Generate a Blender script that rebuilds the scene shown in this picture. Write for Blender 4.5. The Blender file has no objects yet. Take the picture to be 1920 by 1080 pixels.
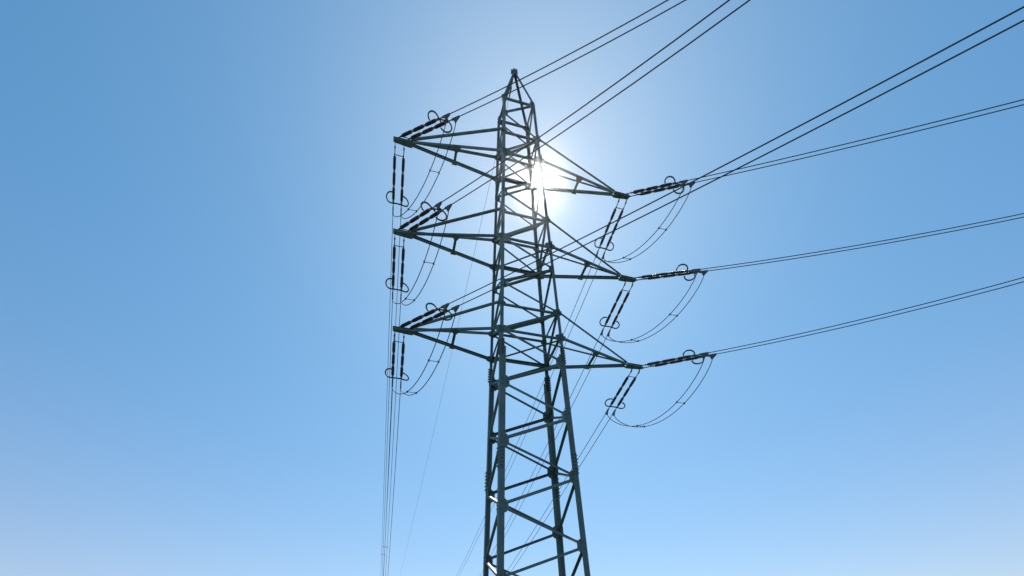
import bpy, bmesh, math, random
from mathutils import Vector, Matrix
random.seed(7)

# ------------------------------------------------------------------ scene, scale and frame
# The pylon is measured in its own units (u, lowest z = ground); one unit is half a metre.
K = 0.5
CAM_Z = 1.6
F_PX, CY = 992.0, 1186.0                       # focal length and optical centre, 1920 px wide frame
PITCH, ROLL = 0.15753, -0.03211
ROT, DIST, AZ, Z0 = 0.2662, 27.121, 0.0465, 32.492
GZ = -(Z0 + CAM_Z / K)                         # ground level in pylon units (top arm chord = 0)
OX, OY = DIST * math.sin(AZ), DIST * math.cos(AZ)
CR, SR = math.cos(ROT), math.sin(ROT)

def W(p):
    """pylon units -> world metres"""
    x, y, z = p
    return Vector(((x * CR - y * SR + OX) * K, (x * SR + y * CR + OY) * K, (z - GZ) * K))

def Wd(v):
    x, y, z = v
    return Vector(((x * CR - y * SR), (x * SR + y * CR), z)) * K

scene = bpy.context.scene
col = scene.collection

# ------------------------------------------------------------------ materials
def new_mat(name):
    m = bpy.data.materials.new(name); m.use_nodes = True
    nt = m.node_tree
    return m, nt, nt.nodes, nt.links, nt.nodes['Principled BSDF']

def paint(name, c1, c2, rough=0.55, scale=3.0, spots=None, spec=0.5, metal=0.0, bump=0.0, vary=0.0):
    m, nt, N, L, b = new_mat(name)
    tc = N.new('ShaderNodeTexCoord')
    n = N.new('ShaderNodeTexNoise'); n.inputs['Scale'].default_value = scale; n.inputs['Detail'].default_value = 6
    r = N.new('ShaderNodeValToRGB')
    r.color_ramp.elements[0].position = 0.35; r.color_ramp.elements[0].color = (*c1, 1)
    r.color_ramp.elements[1].position = 0.68; r.color_ramp.elements[1].color = (*c2, 1)
    L.new(tc.outputs['Object'], n.inputs['Vector']); L.new(n.outputs['Fac'], r.inputs['Fac'])
    out = r.outputs['Color']
    if spots:
        n2 = N.new('ShaderNodeTexNoise'); n2.inputs['Scale'].default_value = scale * 4.3; n2.inputs['Detail'].default_value = 8
        L.new(tc.outputs['Object'], n2.inputs['Vector'])
        r2 = N.new('ShaderNodeValToRGB')
        r2.color_ramp.elements[0].position = 0.60; r2.color_ramp.elements[0].color = (0, 0, 0, 1)
        r2.color_ramp.elements[1].position = 0.72; r2.color_ramp.elements[1].color = (0.8, 0.8, 0.8, 1)
        L.new(n2.outputs['Fac'], r2.inputs['Fac'])
        mx = N.new('ShaderNodeMix'); mx.data_type = 'RGBA'
        L.new(r2.outputs['Color'], mx.inputs[0]); L.new(out, mx.inputs[6]); mx.inputs[7].default_value = (*spots, 1)
        out = mx.outputs[2]
    if vary:
        oi = N.new('ShaderNodeObjectInfo'); hs = N.new('ShaderNodeHueSaturation')
        mr = N.new('ShaderNodeMapRange'); mr.inputs['To Min'].default_value = 1 - vary; mr.inputs['To Max'].default_value = 1 + vary
        L.new(oi.outputs['Random'], mr.inputs['Value']); L.new(mr.outputs['Result'], hs.inputs['Value'])
        L.new(out, hs.inputs['Color']); out = hs.outputs['Color']
    L.new(out, b.inputs['Base Color'])
    rr = N.new('ShaderNodeMapRange'); rr.inputs['To Min'].default_value = rough - 0.1; rr.inputs['To Max'].default_value = rough + 0.12
    L.new(n.outputs['Fac'], rr.inputs['Value']); L.new(rr.outputs['Result'], b.inputs['Roughness'])
    b.inputs['Metallic'].default_value = metal
    b.inputs['Specular IOR Level'].default_value = spec
    if bump:
        bp = N.new('ShaderNodeBump'); bp.inputs['Strength'].default_value = bump; bp.inputs['Distance'].default_value = 0.004
        L.new(n.outputs['Fac'], bp.inputs['Height']); L.new(bp.outputs['Normal'], b.inputs['Normal'])
    return m

M_STEEL = paint('grey_green_paint', (0.085, 0.155, 0.180), (0.125, 0.205, 0.228), 0.56, 2.2, spots=(0.13, 0.125, 0.10), spec=0.3, bump=0.15, vary=0.28)
M_BOLT = paint('galvanised_bolt', (0.16, 0.18, 0.18), (0.24, 0.25, 0.25), 0.45, 9.0, metal=0.5)
M_FIT = paint('dull_zinc_fitting', (0.09, 0.105, 0.115), (0.15, 0.165, 0.17), 0.6, 6.0, metal=0.15, spec=0.3)
M_GLAZE = paint('brown_porcelain_glaze', (0.055, 0.043, 0.056), (0.075, 0.058, 0.066), 0.30, 5.0, spec=0.6)
M_CAP = paint('insulator_cap_zinc', (0.35, 0.36, 0.36), (0.50, 0.51, 0.50), 0.4, 8.0, metal=0.5)
M_WIRE = paint('weathered_aluminium', (0.065, 0.075, 0.09), (0.105, 0.115, 0.125), 0.6, 12.0, metal=0.2, spec=0.3)
M_CONC = paint('concrete', (0.28, 0.27, 0.25), (0.40, 0.39, 0.36), 0.9, 4.0)

def ground_mat():
    m, nt, N, L, b = new_mat('meadow')
    tc = N.new('ShaderNodeTexCoord')
    n = N.new('ShaderNodeTexNoise'); n.inputs['Scale'].default_value = 0.15; n.inputs['Detail'].default_value = 10
    n2 = N.new('ShaderNodeTexNoise'); n2.inputs['Scale'].default_value = 9.0; n2.inputs['Detail'].default_value = 8
    r = N.new('ShaderNodeValToRGB')
    r.color_ramp.elements[0].color = (0.035, 0.060, 0.020, 1); r.color_ramp.elements[0].position = 0.3
    r.color_ramp.elements[1].color = (0.10, 0.115, 0.05, 1); r.color_ramp.elements[1].position = 0.75
    a = N.new('ShaderNodeMath'); a.operation = 'MULTIPLY_ADD'; a.inputs[1].default_value = 0.5
    h = N.new('ShaderNodeMath'); h.operation = 'MULTIPLY'; h.inputs[1].default_value = 0.5
    L.new(tc.outputs['Object'], n.inputs['Vector']); L.new(tc.outputs['Object'], n2.inputs['Vector'])
    L.new(n2.outputs['Fac'], h.inputs[0]); L.new(n.outputs['Fac'], a.inputs[0]); L.new(h.outputs[0], a.inputs[2])
    L.new(a.outputs[0], r.inputs['Fac']); L.new(r.outputs['Color'], b.inputs['Base Color'])
    b.inputs['Roughness'].default_value = 0.95
    return m

# ------------------------------------------------------------------ mesh helpers (coordinates already in metres, local)
def link_mesh(name, bm, mat, parent=None, loc=None, smooth=False):
    bmesh.ops.recalc_face_normals(bm, faces=bm.faces)
    me = bpy.data.meshes.new(name); bm.to_mesh(me); bm.free()
    me.materials.append(mat)
    if smooth:
        for p in me.polygons: p.use_smooth = True
    return link_data(name, me, parent, loc)

def link_data(name, me, parent=None, loc=None):
    o = bpy.data.objects.new(name, me); col.objects.link(o)
    if parent: o.parent = parent
    if loc is not None: o.location = loc
    return o

def thing(name, label, cat, loc, group=None, rotz=0.0):
    o = bpy.data.objects.new(name, None); col.objects.link(o)
    o.empty_display_size = 0.2
    o.location = loc; o.rotation_euler = (0, 0, rotz)
    tag(o, label, cat, group); return o

def tag(o, label, cat, group=None):
    o['label'] = label; o['category'] = cat
    if group: o['group'] = group

def frame_of(d, hint):
    d = d.normalized(); a = hint - d * hint.dot(d)
    if a.length < 1e-6: a = d.orthogonal()
    a.normalize(); return d, a, d.cross(a)

def add_extrusion(bm, p0, p1, prof, a, b):
    """prof: list of (u, v) along the axes a, b"""
    v0 = [bm.verts.new(p0 + a * u + b * v) for u, v in prof]
    v1 = [bm.verts.new(p1 + a * u + b * v) for u, v in prof]
    n = len(prof)
    for i in range(n):
        j = (i + 1) % n; bm.faces.new((v0[i], v0[j], v1[j], v1[i]))
    bm.faces.new(v0[::-1]); bm.faces.new(v1)

def add_angle(bm, p0, p1, size, th, fa, fb):
    """steel angle: corner on the line p0-p1, flanges along fa and fb"""
    d = (p1 - p0).normalized()
    a = (fa - d * fa.dot(d)).normalized(); b = fb - d * fb.dot(d); b = (b - a * b.dot(a)).normalized()
    s, t = size, th
    add_extrusion(bm, p0, p1, [(0, 0), (s, 0), (s, t), (t, t), (t, s), (0, s)], a, b)

def add_channel(bm, p0, p1, depth, flange, th, web, fl):
    """steel channel: web along `web`, flanges along `fl`"""
    d = (p1 - p0).normalized()
    a = (web - d * web.dot(d)).normalized(); b = fl - d * fl.dot(d); b = (b - a * b.dot(a)).normalized()
    h = depth / 2
    add_extrusion(bm, p0, p1, [(-h, 0), (h, 0), (h, flange), (h - th, flange), (h - th, th), (-h + th, th), (-h + th, flange), (-h, flange)], a, b)

def add_tube(bm, pts, r, n=8, caps=True, up=Vector((0, 0, 1))):
    rings = []
    for i, p in enumerate(pts):
        d = (pts[min(i + 1, len(pts) - 1)] - pts[max(i - 1, 0)]).normalized()
        _, a, b = frame_of(d, up if abs(d.dot(up)) < 0.95 else Vector((1, 0.2, 0)))
        rr = r[i] if isinstance(r, (list, tuple)) else r
        rings.append([bm.verts.new(p + a * (rr * math.cos(k * 2 * math.pi / n)) + b * (rr * math.sin(k * 2 * math.pi / n))) for k in range(n)])
    for i in range(len(rings) - 1):
        for k in range(n):
            j = (k + 1) % n; bm.faces.new((rings[i][k], rings[i][j], rings[i + 1][j], rings[i + 1][k]))
    if caps:
        bm.faces.new(rings[0][::-1]); bm.faces.new(rings[-1])

def add_lathe(bm, p0, d, prof, n=12):
    d, a, b = frame_of(d, Vector((0, 0, 1)) if abs(d.normalized().z) < 0.9 else Vector((1, 0, 0)))
    rings = [[bm.verts.new(p0 + d * s + (a * math.cos(k * 2 * math.pi / n) + b * math.sin(k * 2 * math.pi / n)) * r) for k in range(n)] for s, r in prof]
    for i in range(len(rings) - 1):
        for k in range(n):
            j = (k + 1) % n; bm.faces.new((rings[i][k], rings[i][j], rings[i + 1][j], rings[i + 1][k]))
    bm.faces.new(rings[0][::-1]); bm.faces.new(rings[-1])

def add_plate(bm, c, pts, a, b, th):
    """flat plate: outline pts in the plane (a, b) round c, thickness th along the normal"""
    n = a.cross(b).normalized() * (th / 2)
    v0 = [bm.verts.new(c + a * u + b * v - n) for u, v in pts]; v1 = [bm.verts.new(c + a * u + b * v + n) for u, v in pts]
    m = len(pts)
    for i in range(m):
        j = (i + 1) % m; bm.faces.new((v0[i], v0[j], v1[j], v1[i]))
    bm.faces.new(v0[::-1]); bm.faces.new(v1)

def add_bolt(bm, p, d, r=0.011, h=0.03):
    add_lathe(bm, p, d, [(0, r * 1.6), (h * 0.5, r * 1.6), (h * 0.5, r), (h, r)], 6)

def add_box(bm, c, ax, ay, az, sx, sy, sz):
    add_plate(bm, c, [(-sx / 2, -sy / 2), (sx / 2, -sy / 2), (sx / 2, sy / 2), (-sx / 2, sy / 2)], ax, ay, sz)

# ------------------------------------------------------------------ the pylon
WX0, WSL, RY = 1.1788, 0.04805, 0.748          # half width at the top arm, growth per unit down, depth ratio
LEG = {'N': (-1, -1), 'R': (1, -1), 'F': (1, 1), 'L': (-1, 1)}
def wx(z): return WX0 - WSL * z
def node(k, z):
    sx, sy = LEG[k]; w = wx(z); return Vector((sx * w, sy * w * RY, z))
def P(v): return Vector((v[0], v[1], v[2] - GZ)) * K     # pylon units -> pylon-local metres

X, Y, Zv = Vector((1, 0, 0)), Vector((0, 1, 0)), Vector((0, 0, 1))
KNEE, APEX = 4.07, 7.13
CH = [0.0, -6.0, -11.95]                        # arm chord levels
TI = [1.49, -4.23, -10.36]                      # arm tie levels
RL_NODES = [4.07, 1.49, -1.35, -4.23, -7.52, -10.36, -13.52, -16.76, -20.23, -24.0, -28.2, -33.0]
NF_NODES = [2.88, 0.0, -2.78, -6.0, -8.95, -11.95, -15.12, -18.50, -22.10, -25.9, -30.5, GZ + 0.4]
RINGS = [KNEE, TI[0], CH[0], TI[1], CH[1], TI[2], CH[2]]

pylon = thing('lattice_pylon', 'tall grey-green steel lattice pylon with a pointed top and six arms', 'pylon', W((0, 0, GZ)), None, ROT)

def leg_size(z): return 0.31 if z < -13.0 else 0.20
SPLIT = -13.0
for k, (sx, sy) in LEG.items():
    fx, fy = X * -sx, Y * -sy
    bm = bmesh.new()
    add_angle(bm, P(node(k, GZ + 0.25)), P(node(k, SPLIT)), 0.31 * K, 0.028 * K, fx, fy)
    lg = link_mesh('leg', bm, M_STEEL, pylon)
    bm = bmesh.new()
    add_angle(bm, P(node(k, SPLIT - 0.0)), P(node(k, KNEE)), 0.165 * K, 0.018 * K, fx, fy)
    up = link_mesh('upper_leg', bm, M_STEEL, lg)
    # bolted splices: cover angle outside the corner, bolts standing proud
    for zc, half, s in ((-19.45, 0.62, 0.31), (-13.05, 0.50, 0.24)):
        bm = bmesh.new()
        off = Vector((sx, sy, 0)) * 0.016
        add_angle(bm, P(node(k, zc - half) + off), P(node(k, zc + half) + off), s * K, 0.014 * K, fx, fy)
        nrow = 6
        for i in range(nrow):
            z = zc - half + 0.12 + (2 * half - 0.24) * i / (nrow - 1)
            q = node(k, z) + off
            for t in (0.10, s - 0.07):
                add_bolt(bm, P(q + fx * t + Y * sy * 0.004), Y * sy, 0.010, 0.045)
                add_bolt(bm, P(q + fy * t + X * sx * 0.004), X * sx, 0.010, 0.045)
                add_bolt(bm, P(q + fx * t + Y * -sy * 0.045), Y * -sy, 0.010, 0.050)
                add_bolt(bm, P(q + fy * t + X * -sx * 0.045), X * -sx, 0.010, 0.050)
        link_mesh('splice_plate', bm, M_STEEL, lg)
    bm = bmesh.new()
    c = P(node(k, GZ))
    add_lathe(bm, Vector((c.x, c.y, -0.3)), Zv, [(0, 0.42), (0.36, 0.42), (0.52, 0.30), (0.55, 0.30)], 20)
    link_mesh('footing', bm, M_CONC, pylon)
    # peak
    bm = bmesh.new()
    tip = Vector((sx * 0.07, sy * 0.06, APEX))
    add_angle(bm, P(node(k, KNEE)), P(tip), 0.12 * K, 0.014 * K, fx, fy)
    link_mesh('peak_leg', bm, M_STEEL, pylon)

bm = bmesh.new()                                # peak cap with lugs
add_box(bm, P(Vector((0, 0, APEX - 0.10))), X, Y, Zv, 0.17 * K, 0.16 * K, 0.30 * K)
add_plate(bm, P(Vector((0, 0, APEX + 0.16))), [(-0.05, -0.08), (0.05, -0.08), (0.03, 0.06), (-0.03, 0.06)], X, Zv, 0.025)
add_plate(bm, P(Vector((-0.13, 0.05, APEX + 0.12))), [(-0.04, -0.10), (0.04, -0.10), (0.03, 0.06), (-0.03, 0.06)], X, Zv, 0.02)
add_plate(bm, P(Vector((0.13, -0.05, APEX + 0.10))), [(-0.04, -0.10), (0.04, -0.10), (0.03, 0.05), (-0.03, 0.05)], X, Zv, 0.02)
link_mesh('peak_cap', bm, M_STEEL, pylon)

FACES = [('N', 'R', Y * -1), ('L', 'F', Y), ('N', 'L', X * -1), ('R', 'F', X)]
def brace(name, a, b, out, size, th, inset=0.03, trim=0.10, flip=1):
    d = (b - a).normalized()
    a2 = a + d * trim - out * inset; b2 = b - d * trim - out * inset
    side = d.cross(out).normalized() * flip
    bm = bmesh.new()
    # one flange lies in the face, the other stands inward
    add_angle(bm, P(a2 - side * size / 2), P(b2 - side * size / 2), size * K, th * K, side, out * -1)
    return link_mesh(name, bm, M_STEEL, pylon)

def merged(faces_nodes):
    return sorted(faces_nodes, reverse=True)
ALLN = merged([(z, 'RL') for z in RL_NODES] + [(z, 'NF') for z in NF_NODES])
for (a, b, out) in FACES:
    for (z0, s0), (z1, s1) in zip(ALLN[:-1], ALLN[1:]):
        k0 = a if a in s0 else b; k1 = a if a in s1 else b
        zm = (z0 + z1) / 2
        sz = 0.084 if zm > -3 else (0.112 if zm > -12 else 0.132)
        brace('brace', node(k0, z0), node(k1, z1), out, sz, 0.016, inset=0.035 if out.y else 0.05, trim=0.14, flip=1 if zm > -30 else 1)
    for z in RINGS:
        heavy = z in CH and out.y > 0 or z in CH and out.x > 0
        brace('horizontal_strut', node(a, z), node(b, z), out, 0.155 if heavy else 0.095, 0.016, inset=0.06 if out.y else 0.075, trim=0.12, flip=-1)
for z in RINGS[1:]:
    a, b = node('L', z), node('R', z)
    bm = bmesh.new(); d = (b - a).normalized(); s = d.cross(Zv)
    o = Zv * -0.11
    add_angle(bm, P(a + d * 0.2 + o - s * 0.06), P(b - d * 0.2 + o - s * 0.06), 0.10 * K, 0.014 * K, s, Zv)
    link_mesh('plan_brace', bm, M_STEEL, pylon)

# gusset plates: one per node, folded round the leg on both faces
def gusset(k, z, wd, ht, back=0.0):
    sx, sy = LEG[k]; c = node(k, z); bm = bmesh.new()
    sl = WSL
    for ax, out in ((X * -sx, Y * sy), (Y * -sy, X * sx)):
        h = ht / 2; w = wd
        pts = [(-back, -h * 0.55), (0.02, -h), (w * 0.62, -h), (w, -h * 0.55), (w, h * 0.55), (w * 0.62, h), (0.02, h), (-back, h * 0.55)]
        if not back: pts = [(0.02, -h), (w * 0.70, -h), (w, -h * 0.6), (w, h * 0.6), (w * 0.70, h), (0.02, h)]
        up = Vector((-sx * sl, -sy * sl * RY, 1)).normalized()
        n_in = out * -1
        cc = P(c + n_in * 0.034)
        add_plate(bm, cc, [(u * K, v * K) for u, v in pts], ax, (up - ax * up.dot(ax)).normalized(), 0.012)
        for u, v in ((w * 0.3, h * 0.5), (w * 0.3, -h * 0.5), (w * 0.72, h * 0.3), (w * 0.72, -h * 0.3)):
            add_bolt(bm, P(c + ax * u + up * v) + out * 0.001, out, 0.008, 0.02)
    link_mesh('gusset_plate', bm, M_STEEL, pylon)

for k in LEG:
    zs = set(RL_NODES if k in 'RL' else NF_NODES)
    for z in zs:
        if z < GZ + 1: continue
        if z in CH: gusset(k, z, 0.50, 0.46, 0.26)
        elif z in TI: gusset(k, z, 0.36, 0.40, 0.14)
        elif z < -13: gusset(k, z, 0.52, 0.74)
        else: gusset(k, z, 0.30, 0.38)
    for z in RINGS:
        if z in zs: continue
        if z in CH: gusset(k, z, 0.38, 0.42, 0.22)
        else: gusset(k, z, 0.28, 0.32, 0.10)

# cross-arms
XT = 6.83                                       # arm tip
XA = 6.98                                       # middle of the twin attachments
TWIN = 0.25                                     # their half spacing along the tip beam
def crossarm(sx, i):
    zc, zt = CH[i], TI[i]
    n_, f_ = ('N', 'L') if sx < 0 else ('R', 'F')
    inner = Vector((sx * (XT - 0.44), 0, zc)); outer = Vector((sx * (XT + 0.50), 0, zc))
    bm = bmesh.new()                            # tip beam: two back-to-back channels with a cover plate under them
    for s in (-1, 1):
        add_channel(bm, P(inner + Y * s * 0.050 - X * sx * 0.06), P(outer + Y * s * 0.035), 0.17 * K, 0.05 * K, 0.014 * K, Zv, Y * s)
    add_plate(bm, P((inner + outer) / 2 - Zv * 0.098 - X * sx * 0.02), [(-0.29, -0.085), (-0.18, -0.09), (0.22, -0.045), (0.22, 0.045), (-0.18, 0.09), (-0.29, 0.085)], X * sx, Y, 0.008)
    for u in (-0.78, -0.64, -0.26, -0.12):
        for s in (-1, 1): add_bolt(bm, P(outer + X * sx * u * 0.9 + Y * s * 0.055 - Zv * 0.105), Zv * -1, 0.009, 0.02)
    for s in (-1, 1):                           # eyelets the strings hook into
        for t in (-1, 1):
            add_plate(bm, P(Vector((sx * XA + s * TWIN, t * 0.20, zc - 0.21))), [(-0.085, 0.08), (-0.02, -0.035), (0.03, -0.035), (0.03, 0.035), (-0.06, 0.10)], Y * t, Zv, 0.014)
    arm = link_mesh('crossarm', bm, M_STEEL, pylon)
    for k, sy in ((n_, -1), (f_, 1)):
        a = node(k, zc); b = inner + Y * sy * 0.11 - X * sx * 0.12
        d = (b - a).normalized(); a2 = a + d * 0.05
        bm = bmesh.new()
        hv = 0.19 if sy > 0 else 0.13
        add_channel(bm, P(a2), P(b), hv * K, 0.07 * K, 0.014 * K, Zv, Y * -sy)
        link_mesh('chord', bm, M_STEEL, arm)
        a = node(k, zt); b = inner + Y * sy * 0.05 + Zv * 0.12 - X * sx * 0.05
        d = (b - a).normalized()
        bm = bmesh.new(); sd = d.cross(Zv).normalized()
        add_angle(bm, P(a + d * 0.05 - sd * 0.06), P(b - sd * 0.06), 0.105 * K, 0.014 * K, sd, Zv)
        link_mesh('tie', bm, M_STEEL, arm)
    t = 0.50
    a = node(n_, zc).lerp(inner - Y * 0.16, t); b = node(f_, zc).lerp(inner + Y * 0.16, t)
    bm = bmesh.new()
    add_channel(bm, P(a + Zv * -0.01), P(b + Zv * -0.01), 0.14 * K, 0.06 * K, 0.014 * K, X, Zv * -1)
    ad = (inner - node(n_, zc)).normalized() * 1.0
    add_plate(bm, P(a - Zv * 0.085 + Y * 0.10), [(-0.11, -0.07), (0.11, -0.07), (0.11, 0.0), (0.045, 0.12), (-0.045, 0.12), (-0.11, 0.0)], X, Y, 0.008)
    add_plate(bm, P(b - Zv * 0.105 - Y * 0.08), [(-0.045, -0.08), (0.045, -0.08), (0.08, 0.05), (-0.08, 0.05)], X, Y, 0.008)
    link_mesh('arm_strut', bm, M_STEEL, arm)
for sx in (-1, 1):
    for i in range(3): crossarm(sx, i)

# ------------------------------------------------------------------ insulator sets
NROD, RODL = 3, 0.83
def rod_mesh():
    bm = bmesh.new()                            # long-rod insulator along +X, length RODL (units), metres here
    prof = [(0.0, 0.030), (0.05, 0.045), (0.06, 0.05)]
    n = 17
    for i in range(n):
        s = 0.07 + (RODL - 0.14) * i / (n - 1)
        e = 0.074 if i in (0, n - 1) else (0.081 if i in (1, n - 2) else 0.088)
        prof += [(s - 0.013, 0.060), (s - 0.002, e), (s + 0.006, e * 0.97), (s + 0.013, 0.060)]
    prof += [(RODL - 0.06, 0.05), (RODL - 0.05, 0.045), (RODL, 0.030)]
    add_lathe(bm, Vector((0, 0, 0)), X, [(s * K, r * K) for s, r in prof], 14)
    bmesh.ops.recalc_face_normals(bm, faces=bm.faces)
    me = bpy.data.meshes.new('long_rod_insulator'); bm.to_mesh(me); bm.free(); me.materials.append(M_GLAZE)
    return me
ROD = rod_mesh()
LINK, GAP, TAIL = 0.46, 0.045, 0.42             # hook-up length, cap between rods, fittings up to the clamp
SETLEN = LINK + NROD * RODL + (NROD - 1) * GAP + TAIL

def droop_dir(h, slope):
    d = Vector((h.x, h.y, 0)).normalized(); d.z = slope; return d.normalized()

def insulator_set(label, A, sep, e, side_hint, LINK=0.46):
    """A: first attachment (pylon units), sep: vector to the second one, e: direction of the strings (pylon frame)"""
    base = W(A + sep / 2)
    t = thing('insulator_set', label, 'insulator set', base, 'twin tension insulator sets on the pylon arms')
    ew = Wd(e).normalized()
    rot = ew.to_track_quat('X', 'Z')
    ends = []
    def Lc(p): return W(p) - base
    lat = Wd(e.cross(Zv)).normalized()
    for j, off in enumerate((Vector((0, 0, 0)), sep)):
        a = A + off; bm = bmesh.new()
        # shackle, link rod and caps between the rods
        s0 = LINK + NROD * RODL + (NROD - 1) * GAP
        add_lathe(bm, Lc(a), ew, [(s * K, r) for s, r in ((-0.03, 0.016), (0.0, 0.022), (0.09, 0.022), (0.11, 0.013), (LINK - 0.10, 0.013), (LINK - 0.08, 0.020), (LINK - 0.02, 0.024), (LINK, 0.012), (s0, 0.012), (s0 + 0.03, 0.018), (s0 + 0.06, 0.028), (s0 + 0.11, 0.028), (s0 + 0.14, 0.014), (s0 + TAIL, 0.014))], 10)
        st = link_mesh('insulator_string', bm, M_FIT, t)
        for q in range(NROD):
            o = link_data('long_rod_insulator', ROD, st, Lc(a + e * (LINK + q * (RODL + GAP))))
            o.rotation_mode = 'QUATERNION'; o.rotation_quaternion = rot
            bm = bmesh.new()
            s1 = LINK + q * (RODL + GAP)
            add_lathe(bm, Lc(a + e * (s1 + RODL - 0.015)), ew, [(0, 0.020), (0.006, 0.030), ((GAP + 0.02) * K, 0.030), ((GAP + 0.03) * K, 0.020)], 10)
            link_mesh('cap', bm, M_CAP, st)
        ends.append(a + e * (s0 + TAIL))
    s0 = LINK + NROD * RODL + (NROD - 1) * GAP
    bm = bmesh.new()                            # bars that tie the two strings together
    add_tube(bm, [Lc(A + e * (LINK - 0.03)), Lc(A + sep + e * (LINK - 0.03))], 0.010, 8)
    link_mesh('spreader_bar', bm, M_FIT, t)
    bm = bmesh.new()
    yc = s0 + 0.15
    add_tube(bm, [Lc(A + e * yc - sep * 0.06), Lc(A + sep + e * yc + sep * 0.06)], 0.017, 8)
    link_mesh('yoke_bar', bm, M_FIT, t)
    # arcing horns: D-shaped loops either side, back over the last rod
    latu = Vector((e.y, -e.x, 0)).normalized()
    if latu.dot(sep) > 0: latu = -latu           # away from the other string, on the first string
    for a, sgn in ((A, 1), (A + sep, -1)):
        l = latu * sgn; upv = Zv * (0.10 * sgn * side_hint)
        pts = [(yc, -0.22, 0), (yc + 0.02, 0.0, 0.0), (yc + 0.03, 0.22, 0.3), (yc - 0.03, 0.34, 0.7), (yc - 0.16, 0.41, 1.0), (yc - 0.32, 0.40, 1.2), (yc - 0.47, 0.32, 1.2), (yc - 0.56, 0.19, 1.0), (yc - 0.58, 0.08, 0.8)]
        pp = [a + e * s + l * w + upv * h for s, w, h in pts]
        sm = []
        for i in range(len(pp) - 1):             # Catmull-Rom
            p0, p1, p2, p3 = pp[max(i - 1, 0)], pp[i], pp[i + 1], pp[min(i + 2, len(pp) - 1)]
            for f in range(4):
                u = f / 4
                sm.append(0.5 * ((2 * p1) + (p2 - p0) * u + (2 * p0 - 5 * p1 + 4 * p2 - p3) * u * u + (3 * p1 - p0 - 3 * p2 + p3) * u ** 3))
        sm.append(pp[-1])
        bm = bmesh.new(); add_tube(bm, [Lc(p) for p in sm], 0.019, 8)
        link_mesh('arcing_horn', bm, M_FIT, t, smooth=True)
    # tension clamps: wedge body with a tail for the jumper
    for p in ends:
        bm = bmesh.new()
        c = Lc(p + e * 0.20); dn = Vector((0, 0, -1)); dn = (dn - ew * dn.dot(ew)).normalized()
        add_plate(bm, c, [(-0.10, -0.022), (0.13, -0.018), (0.15, 0.012), (0.055, 0.115), (0.02, 0.125), (-0.035, 0.03), (-0.10, 0.022)], ew, dn, 0.035)
        add_tube(bm, [Lc(p - e * 0.02), Lc(p + e * 0.50)], [0.020, 0.017], 8)
        link_mesh('tension_clamp', bm, M_FIT, t)
    return ends

ARMS = ['top', 'middle', 'bottom']
NEAR = {(-1, 0): (-45.64, -0.271, 0.00509), (-1, 1): (-56.51, -0.276, 0.00385), (-1, 2): (-52.01, -0.155, 0.00152),
        (1, 0): (-46.23, -0.366, 0.00186), (1, 1): (-32.48, -0.157, 0.00325), (1, 2): (-44.36, -0.171, 0.00415)}   # bearing, slope, sag curve
FAR = {-1: 89.35, 1: 88.6}
FAR_SLOPE = [-0.090, -0.118, -0.107]
FAR_C = 0.00062
JUMP = {(-1, 0): 1.72, (-1, 1): 1.80, (-1, 2): 1.80, (1, 0): 1.82, (1, 1): 1.86, (1, 2): 2.1}
SPACERS = {(-1, 0): (62.0,), (-1, 1): (38.0,)}
RW = 0.0215                                      # conductor radius, units

def wire(name, pts, r, label, cat, group, n=6):
    base = W(pts[0]); bm = bmesh.new()
    add_tube(bm, [W(p) - base for p in pts], r * K, n)
    o = link_mesh(name, bm, M_WIRE, None, base, smooth=True)
    tag(o, label, cat, group); return o

def jumper(label, a_pair, b_pair, sag, skew):
    base = W(a_pair[0])
    t = thing('jumper_loop', label, 'jumper', base, 'twin jumper loops slung under the arm tips')
    curves = []
    for a, b in zip(a_pair, b_pair):
        pts = []
        n = 40
        for i in range(n + 1):
            u = i / n
            uu = u
            p = a.lerp(b, uu)
            p = p + Zv * (-sag * (4 * u * (1 - u)) ** 0.80) + skew * (4 * u * (1 - u))
            pts.append(p)
        curves.append(pts)
        bm = bmesh.new(); add_tube(bm, [W(p) - base for p in pts], 0.022 * K, 6)
        link_mesh('jumper_cable', bm, M_WIRE, t, smooth=True)
    for i in (11, 27):
        bm = bmesh.new()
        p, q = curves[0][i], curves[1][i]
        add_tube(bm, [W(p) - base, W(q) - base], 0.008, 6)
        for s in (p, q):
            add_box(bm, W(s) - base, X, Y, Zv, 0.04, 0.04, 0.04)
        link_mesh('spacer', bm, M_FIT, t)

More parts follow.
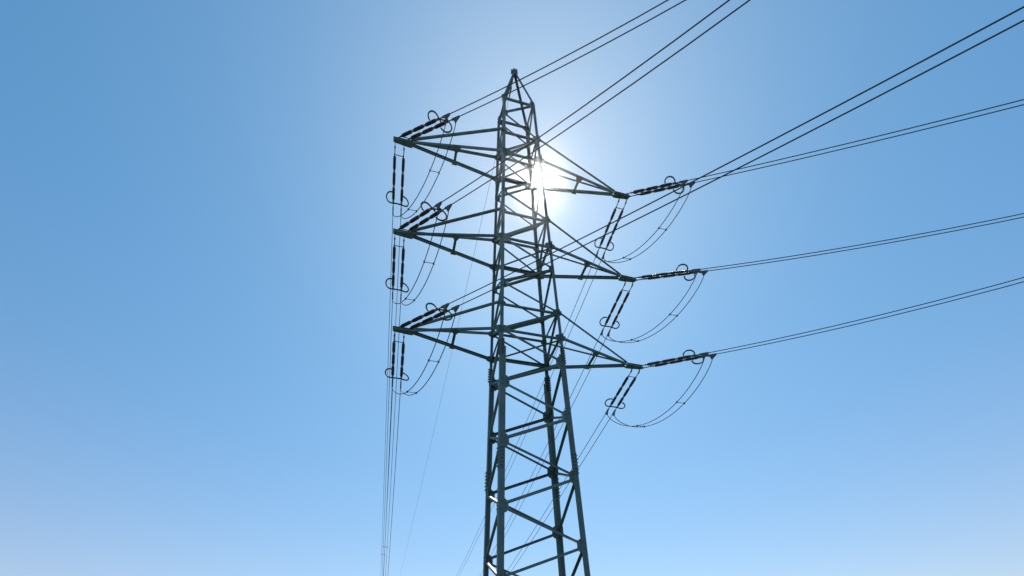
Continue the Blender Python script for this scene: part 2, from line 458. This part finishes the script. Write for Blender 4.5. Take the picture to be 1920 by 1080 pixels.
for sx, side in ((-1, 'left'), (1, 'right')):
    for i in range(3):
        zc = CH[i]
        A0 = Vector((sx * XA - TWIN, 0, zc - 0.22)); sep = Vector((2 * TWIN, 0, 0))
        an, sl, cv = NEAR[(sx, i)]; an = math.radians(an)
        hn = Vector((math.cos(an), math.sin(an), 0)); en = droop_dir(hn, sl)
        af = math.radians(FAR[sx]); hf = Vector((math.cos(af), math.sin(af), 0)); fs = FAR_SLOPE[i]; ef = droop_dir(hf, fs)
        nearE = insulator_set('twin brown insulator strings from the %s %s arm tip, slanting up to the right' % (ARMS[i], side), A0 + Vector((0, -0.20, 0)), sep, en, 1, 0.46 if sx < 0 else 0.71)
        farE = insulator_set('twin brown insulator strings from the %s %s arm tip, running downward in the picture' % (ARMS[i], side), A0 + Vector((0, 0.20, 0)), sep, ef, 1)
        for j, which in ((0, 'outer' if sx < 0 else 'inner'), (1, 'inner' if sx < 0 else 'outer')):
            e = nearE[j] + en * 0.36
            pts = [nearE[j] + en * 0.2, e] + [e + hn * s + Zv * (sl * s + cv * s * s) for s in (1, 2, 3, 4.5, 6, 8, 10, 12, 14, 16, 18, 20, 22, 24, 26, 28, 31, 34)]
            wire('conductor', pts, RW, '%s wire of the pair from the %s %s arm to the upper right' % (which, ARMS[i], side), 'wire', 'conductors leaving to the upper right')
            e = farE[j] + ef * 0.36
            pts = [farE[j] + ef * 0.2, e] + [e + hf * s + Zv * (fs * s + FAR_C * s * s) for s in (2, 4, 7, 10, 14, 18, 23, 28, 34, 40, 48, 56, 65, 75, 90, 105, 120, 140, 160)]
            wire('conductor', pts, RW, '%s wire of the pair running down from the %s %s arm tip' % (which, ARMS[i], side), 'wire', 'conductors running away below')
        jumper('twin jumper loop with spacers hanging under the %s %s arm tip' % (ARMS[i], side), [p + en * 0.28 - Zv * 0.2 for p in nearE], [p + ef * 0.28 - Zv * 0.2 for p in farE], JUMP[(sx, i)], Vector((0, 0, 0)))
        for s in SPACERS.get((sx, i), ()):
            q0, q1 = [E_ + ef * 0.36 + hf * s + Zv * (fs * s + FAR_C * s * s) for E_ in farE]
            b0 = W((q0 + q1) / 2); bm = bmesh.new()
            add_tube(bm, [W(q0) - b0, W(q1) - b0], 0.014, 6)
            for q in (q0, q1): add_lathe(bm, W(q - hf * 0.08) - b0, Wd(hf).normalized(), [(0, 0.02), (0.02, 0.034), (0.06, 0.034), (0.08, 0.02)], 8)
            tag(link_mesh('bundle_spacer', bm, M_FIT, None, b0), 'small bar clamped across the wire pair below the %s %s arm' % (ARMS[i], side), 'spacer')

# earth wire from the peak, with its clamp
pk = Vector((-0.02, 0.05, APEX - 0.18))
ee = droop_dir(Vector((-0.05, 1, 0)), -0.30)
base = W(pk)
bm = bmesh.new()
add_tube(bm, [Vector((0, 0, 0)), W(pk + ee * 0.5) - base], 0.010, 8)
add_lathe(bm, W(pk + ee * 0.5) - base, Wd(ee).normalized(), [(0, 0.012), (0.04, 0.026), (0.22, 0.022), (0.34, 0.010)], 8)
cl = link_mesh('earth_wire_clamp', bm, M_FIT, None, base)
tag(cl, 'small dark clamp hanging just under the pointed top of the pylon', 'clamp')
q = pk + ee * 1.0
wire('earth_wire', [q] + [q + Vector((-0.02 * s, s, -0.10 * s + 0.00025 * s * s)) for s in (0.5, 3, 6, 10, 15, 20, 30, 40, 55, 70, 90, 120, 160, 220)], 0.011, 'single very thin faint wire running from the pylon peak down behind its left side', 'wire', None)

# ------------------------------------------------------------------ ground
bm = bmesh.new()
S, n = 1500.0, 24
vs = [[bm.verts.new((-S + 2 * S * i / n, -S + 2 * S * j / n, 0)) for j in range(n + 1)] for i in range(n + 1)]
for i in range(n):
    for j in range(n): bm.faces.new((vs[i][j], vs[i + 1][j], vs[i + 1][j + 1], vs[i][j + 1]))
g = link_mesh('ground', bm, ground_mat()); g['kind'] = 'structure'

# ------------------------------------------------------------------ air volume added to stand in for lens glare round the sun
GLARE = dict(density=5.4e-4, g=0.990, tone=0.30)
bm = bmesh.new()
add_box(bm, Vector((0, 0, 10.8)), X, Y, Zv, 3100.0, 3100.0, 23.6)
hm = bpy.data.materials.new('glare_scatter'); hm.use_nodes = True
hn = hm.node_tree.nodes; hl = hm.node_tree.links
for q_ in list(hn):
    if q_.type == 'BSDF_PRINCIPLED': hn.remove(q_)
pv = hn.new('ShaderNodeVolumePrincipled'); pv.inputs['Color'].default_value = (GLARE['tone'],) * 3 + (1,)
pv.inputs['Density'].default_value = GLARE['density']; pv.inputs['Anisotropy'].default_value = GLARE['g']
hl.new(pv.outputs[0], hn['Material Output'].inputs['Volume'])
hz = link_mesh('glare_volume', bm, hm); hz['kind'] = 'stuff'  # added box; its forward scatter veils the steel like lens glare

# ------------------------------------------------------------------ sun, sky, camera
sun_dir = Vector((0.05913, 0.65028, 0.75739)).normalized()
sd = bpy.data.lights.new('sun', 'SUN'); sd.energy = 4.0; sd.angle = math.radians(0.53); sd.color = (1.0, 0.95, 0.88)
so = bpy.data.objects.new('sun', sd); col.objects.link(so)
so.rotation_euler = sun_dir.to_track_quat('Z', 'Y').to_euler(); so.location = (0, 0, 60)

w = bpy.data.worlds.new('World'); scene.world = w; w.use_nodes = True
nt = w.node_tree; N, L = nt.nodes, nt.links
bg = N['Background']
SKY = dict(strength=0.131, altitude=0.0, air=1.5, dust=0.3, ozone=10.0)
GLOW = [((3.0, 3.0, 3.0), 0.40), ((0.37, 0.12, 0.01), 10.5)]   # radiance, angular fall-off in degrees
LOW_HAZE = ((0.66, 0.08, 0.0), 13.0)        # pale band of thick air towards the horizon
EXPOSURE = 0.0
sky = N.new('ShaderNodeTexSky'); sky.sky_type = 'NISHITA'; sky.sun_disc = False
sky.sun_elevation = math.asin(sun_dir.z); sky.sun_rotation = math.atan2(sun_dir.x, sun_dir.y)
sky.altitude = SKY['altitude']; sky.air_density = SKY['air']; sky.dust_density = SKY['dust']; sky.ozone_density = SKY['ozone']
bg.inputs['Strength'].default_value = SKY['strength']
mxs = N.new('ShaderNodeMix'); mxs.data_type = 'RGBA'; mxs.blend_type = 'MULTIPLY'; mxs.inputs[0].default_value = 1.0
mxs.inputs[7].default_value = (0.57, 1.0, 0.92, 1)      # a little less red: the clean, cyan-leaning blue of the day
L.new(sky.outputs['Color'], mxs.inputs[6]); L.new(mxs.outputs[2], bg.inputs['Color'])
# the bright aureole of scattered light round the sun, a function of the direction only
tc = N.new('ShaderNodeTexCoord')
dp = N.new('ShaderNodeVectorMath'); dp.operation = 'DOT_PRODUCT'; dp.inputs[1].default_value = sun_dir
nm = N.new('ShaderNodeVectorMath'); nm.operation = 'NORMALIZE'
L.new(tc.outputs['Generated'], nm.inputs[0]); L.new(nm.outputs['Vector'], dp.inputs[0])
def math_node(op, a, b=None):
    m = N.new('ShaderNodeMath'); m.operation = op
    for s, v in ((0, a), (1, b)):
        if v is None: continue
        if isinstance(v, (int, float)): m.inputs[s].default_value = v
        else: L.new(v, m.inputs[s])
    return m.outputs[0]
cl_ = math_node('MINIMUM', dp.outputs['Value'], 0.9999999)
th = math_node('MULTIPLY', math_node('ARCCOSINE', cl_), 180 / math.pi)
sp_ = N.new('ShaderNodeSeparateXYZ'); L.new(nm.outputs['Vector'], sp_.inputs[0])
el = math_node('MULTIPLY', math_node('ARCSINE', math_node('MAXIMUM', sp_.outputs['Z'], 0.0)), 180 / math.pi)
out = bg.outputs[0]
for ang, (amp, fall) in [(th, g_) for g_ in GLOW] + [(el, LOW_HAZE)]:
    b2 = N.new('ShaderNodeBackground'); b2.inputs['Color'].default_value = (*amp, 1)
    L.new(math_node('EXPONENT', math_node('MULTIPLY', ang, -1.0 / fall)), b2.inputs['Strength'])
    ad = N.new('ShaderNodeAddShader'); L.new(out, ad.inputs[0]); L.new(b2.outputs[0], ad.inputs[1]); out = ad.outputs[0]
L.new(out, N['World Output'].inputs['Surface'])

cam = bpy.data.cameras.new('camera'); co = bpy.data.objects.new('camera', cam); col.objects.link(co)
cam.sensor_fit = 'HORIZONTAL'; cam.sensor_width = 36.0; cam.lens = F_PX / 1920 * 36
cam.shift_y = (CY - 540) / 1920; cam.clip_start = 0.1; cam.clip_end = 5000
cp, sp, cr, sr = math.cos(PITCH), math.sin(PITCH), math.cos(ROLL), math.sin(ROLL)
fw = Vector((0, cp, sp)); up0 = Vector((0, -sp, cp)); rt0 = Vector((1, 0, 0))
rt = rt0 * cr + up0 * sr; up = up0 * cr - rt0 * sr
co.matrix_world = Matrix(((rt.x, up.x, -fw.x, 0), (rt.y, up.y, -fw.y, 0), (rt.z, up.z, -fw.z, CAM_Z), (0, 0, 0, 1)))
scene.camera = co

scene.view_settings.view_transform = 'Standard'; scene.view_settings.look = 'None'
scene.view_settings.exposure = EXPOSURE; scene.view_settings.gamma = 1.0
scene.cycles.use_denoising = True
scene.cycles.sample_clamp_indirect = 0.0
scene.cycles.sample_clamp_direct = 0.0
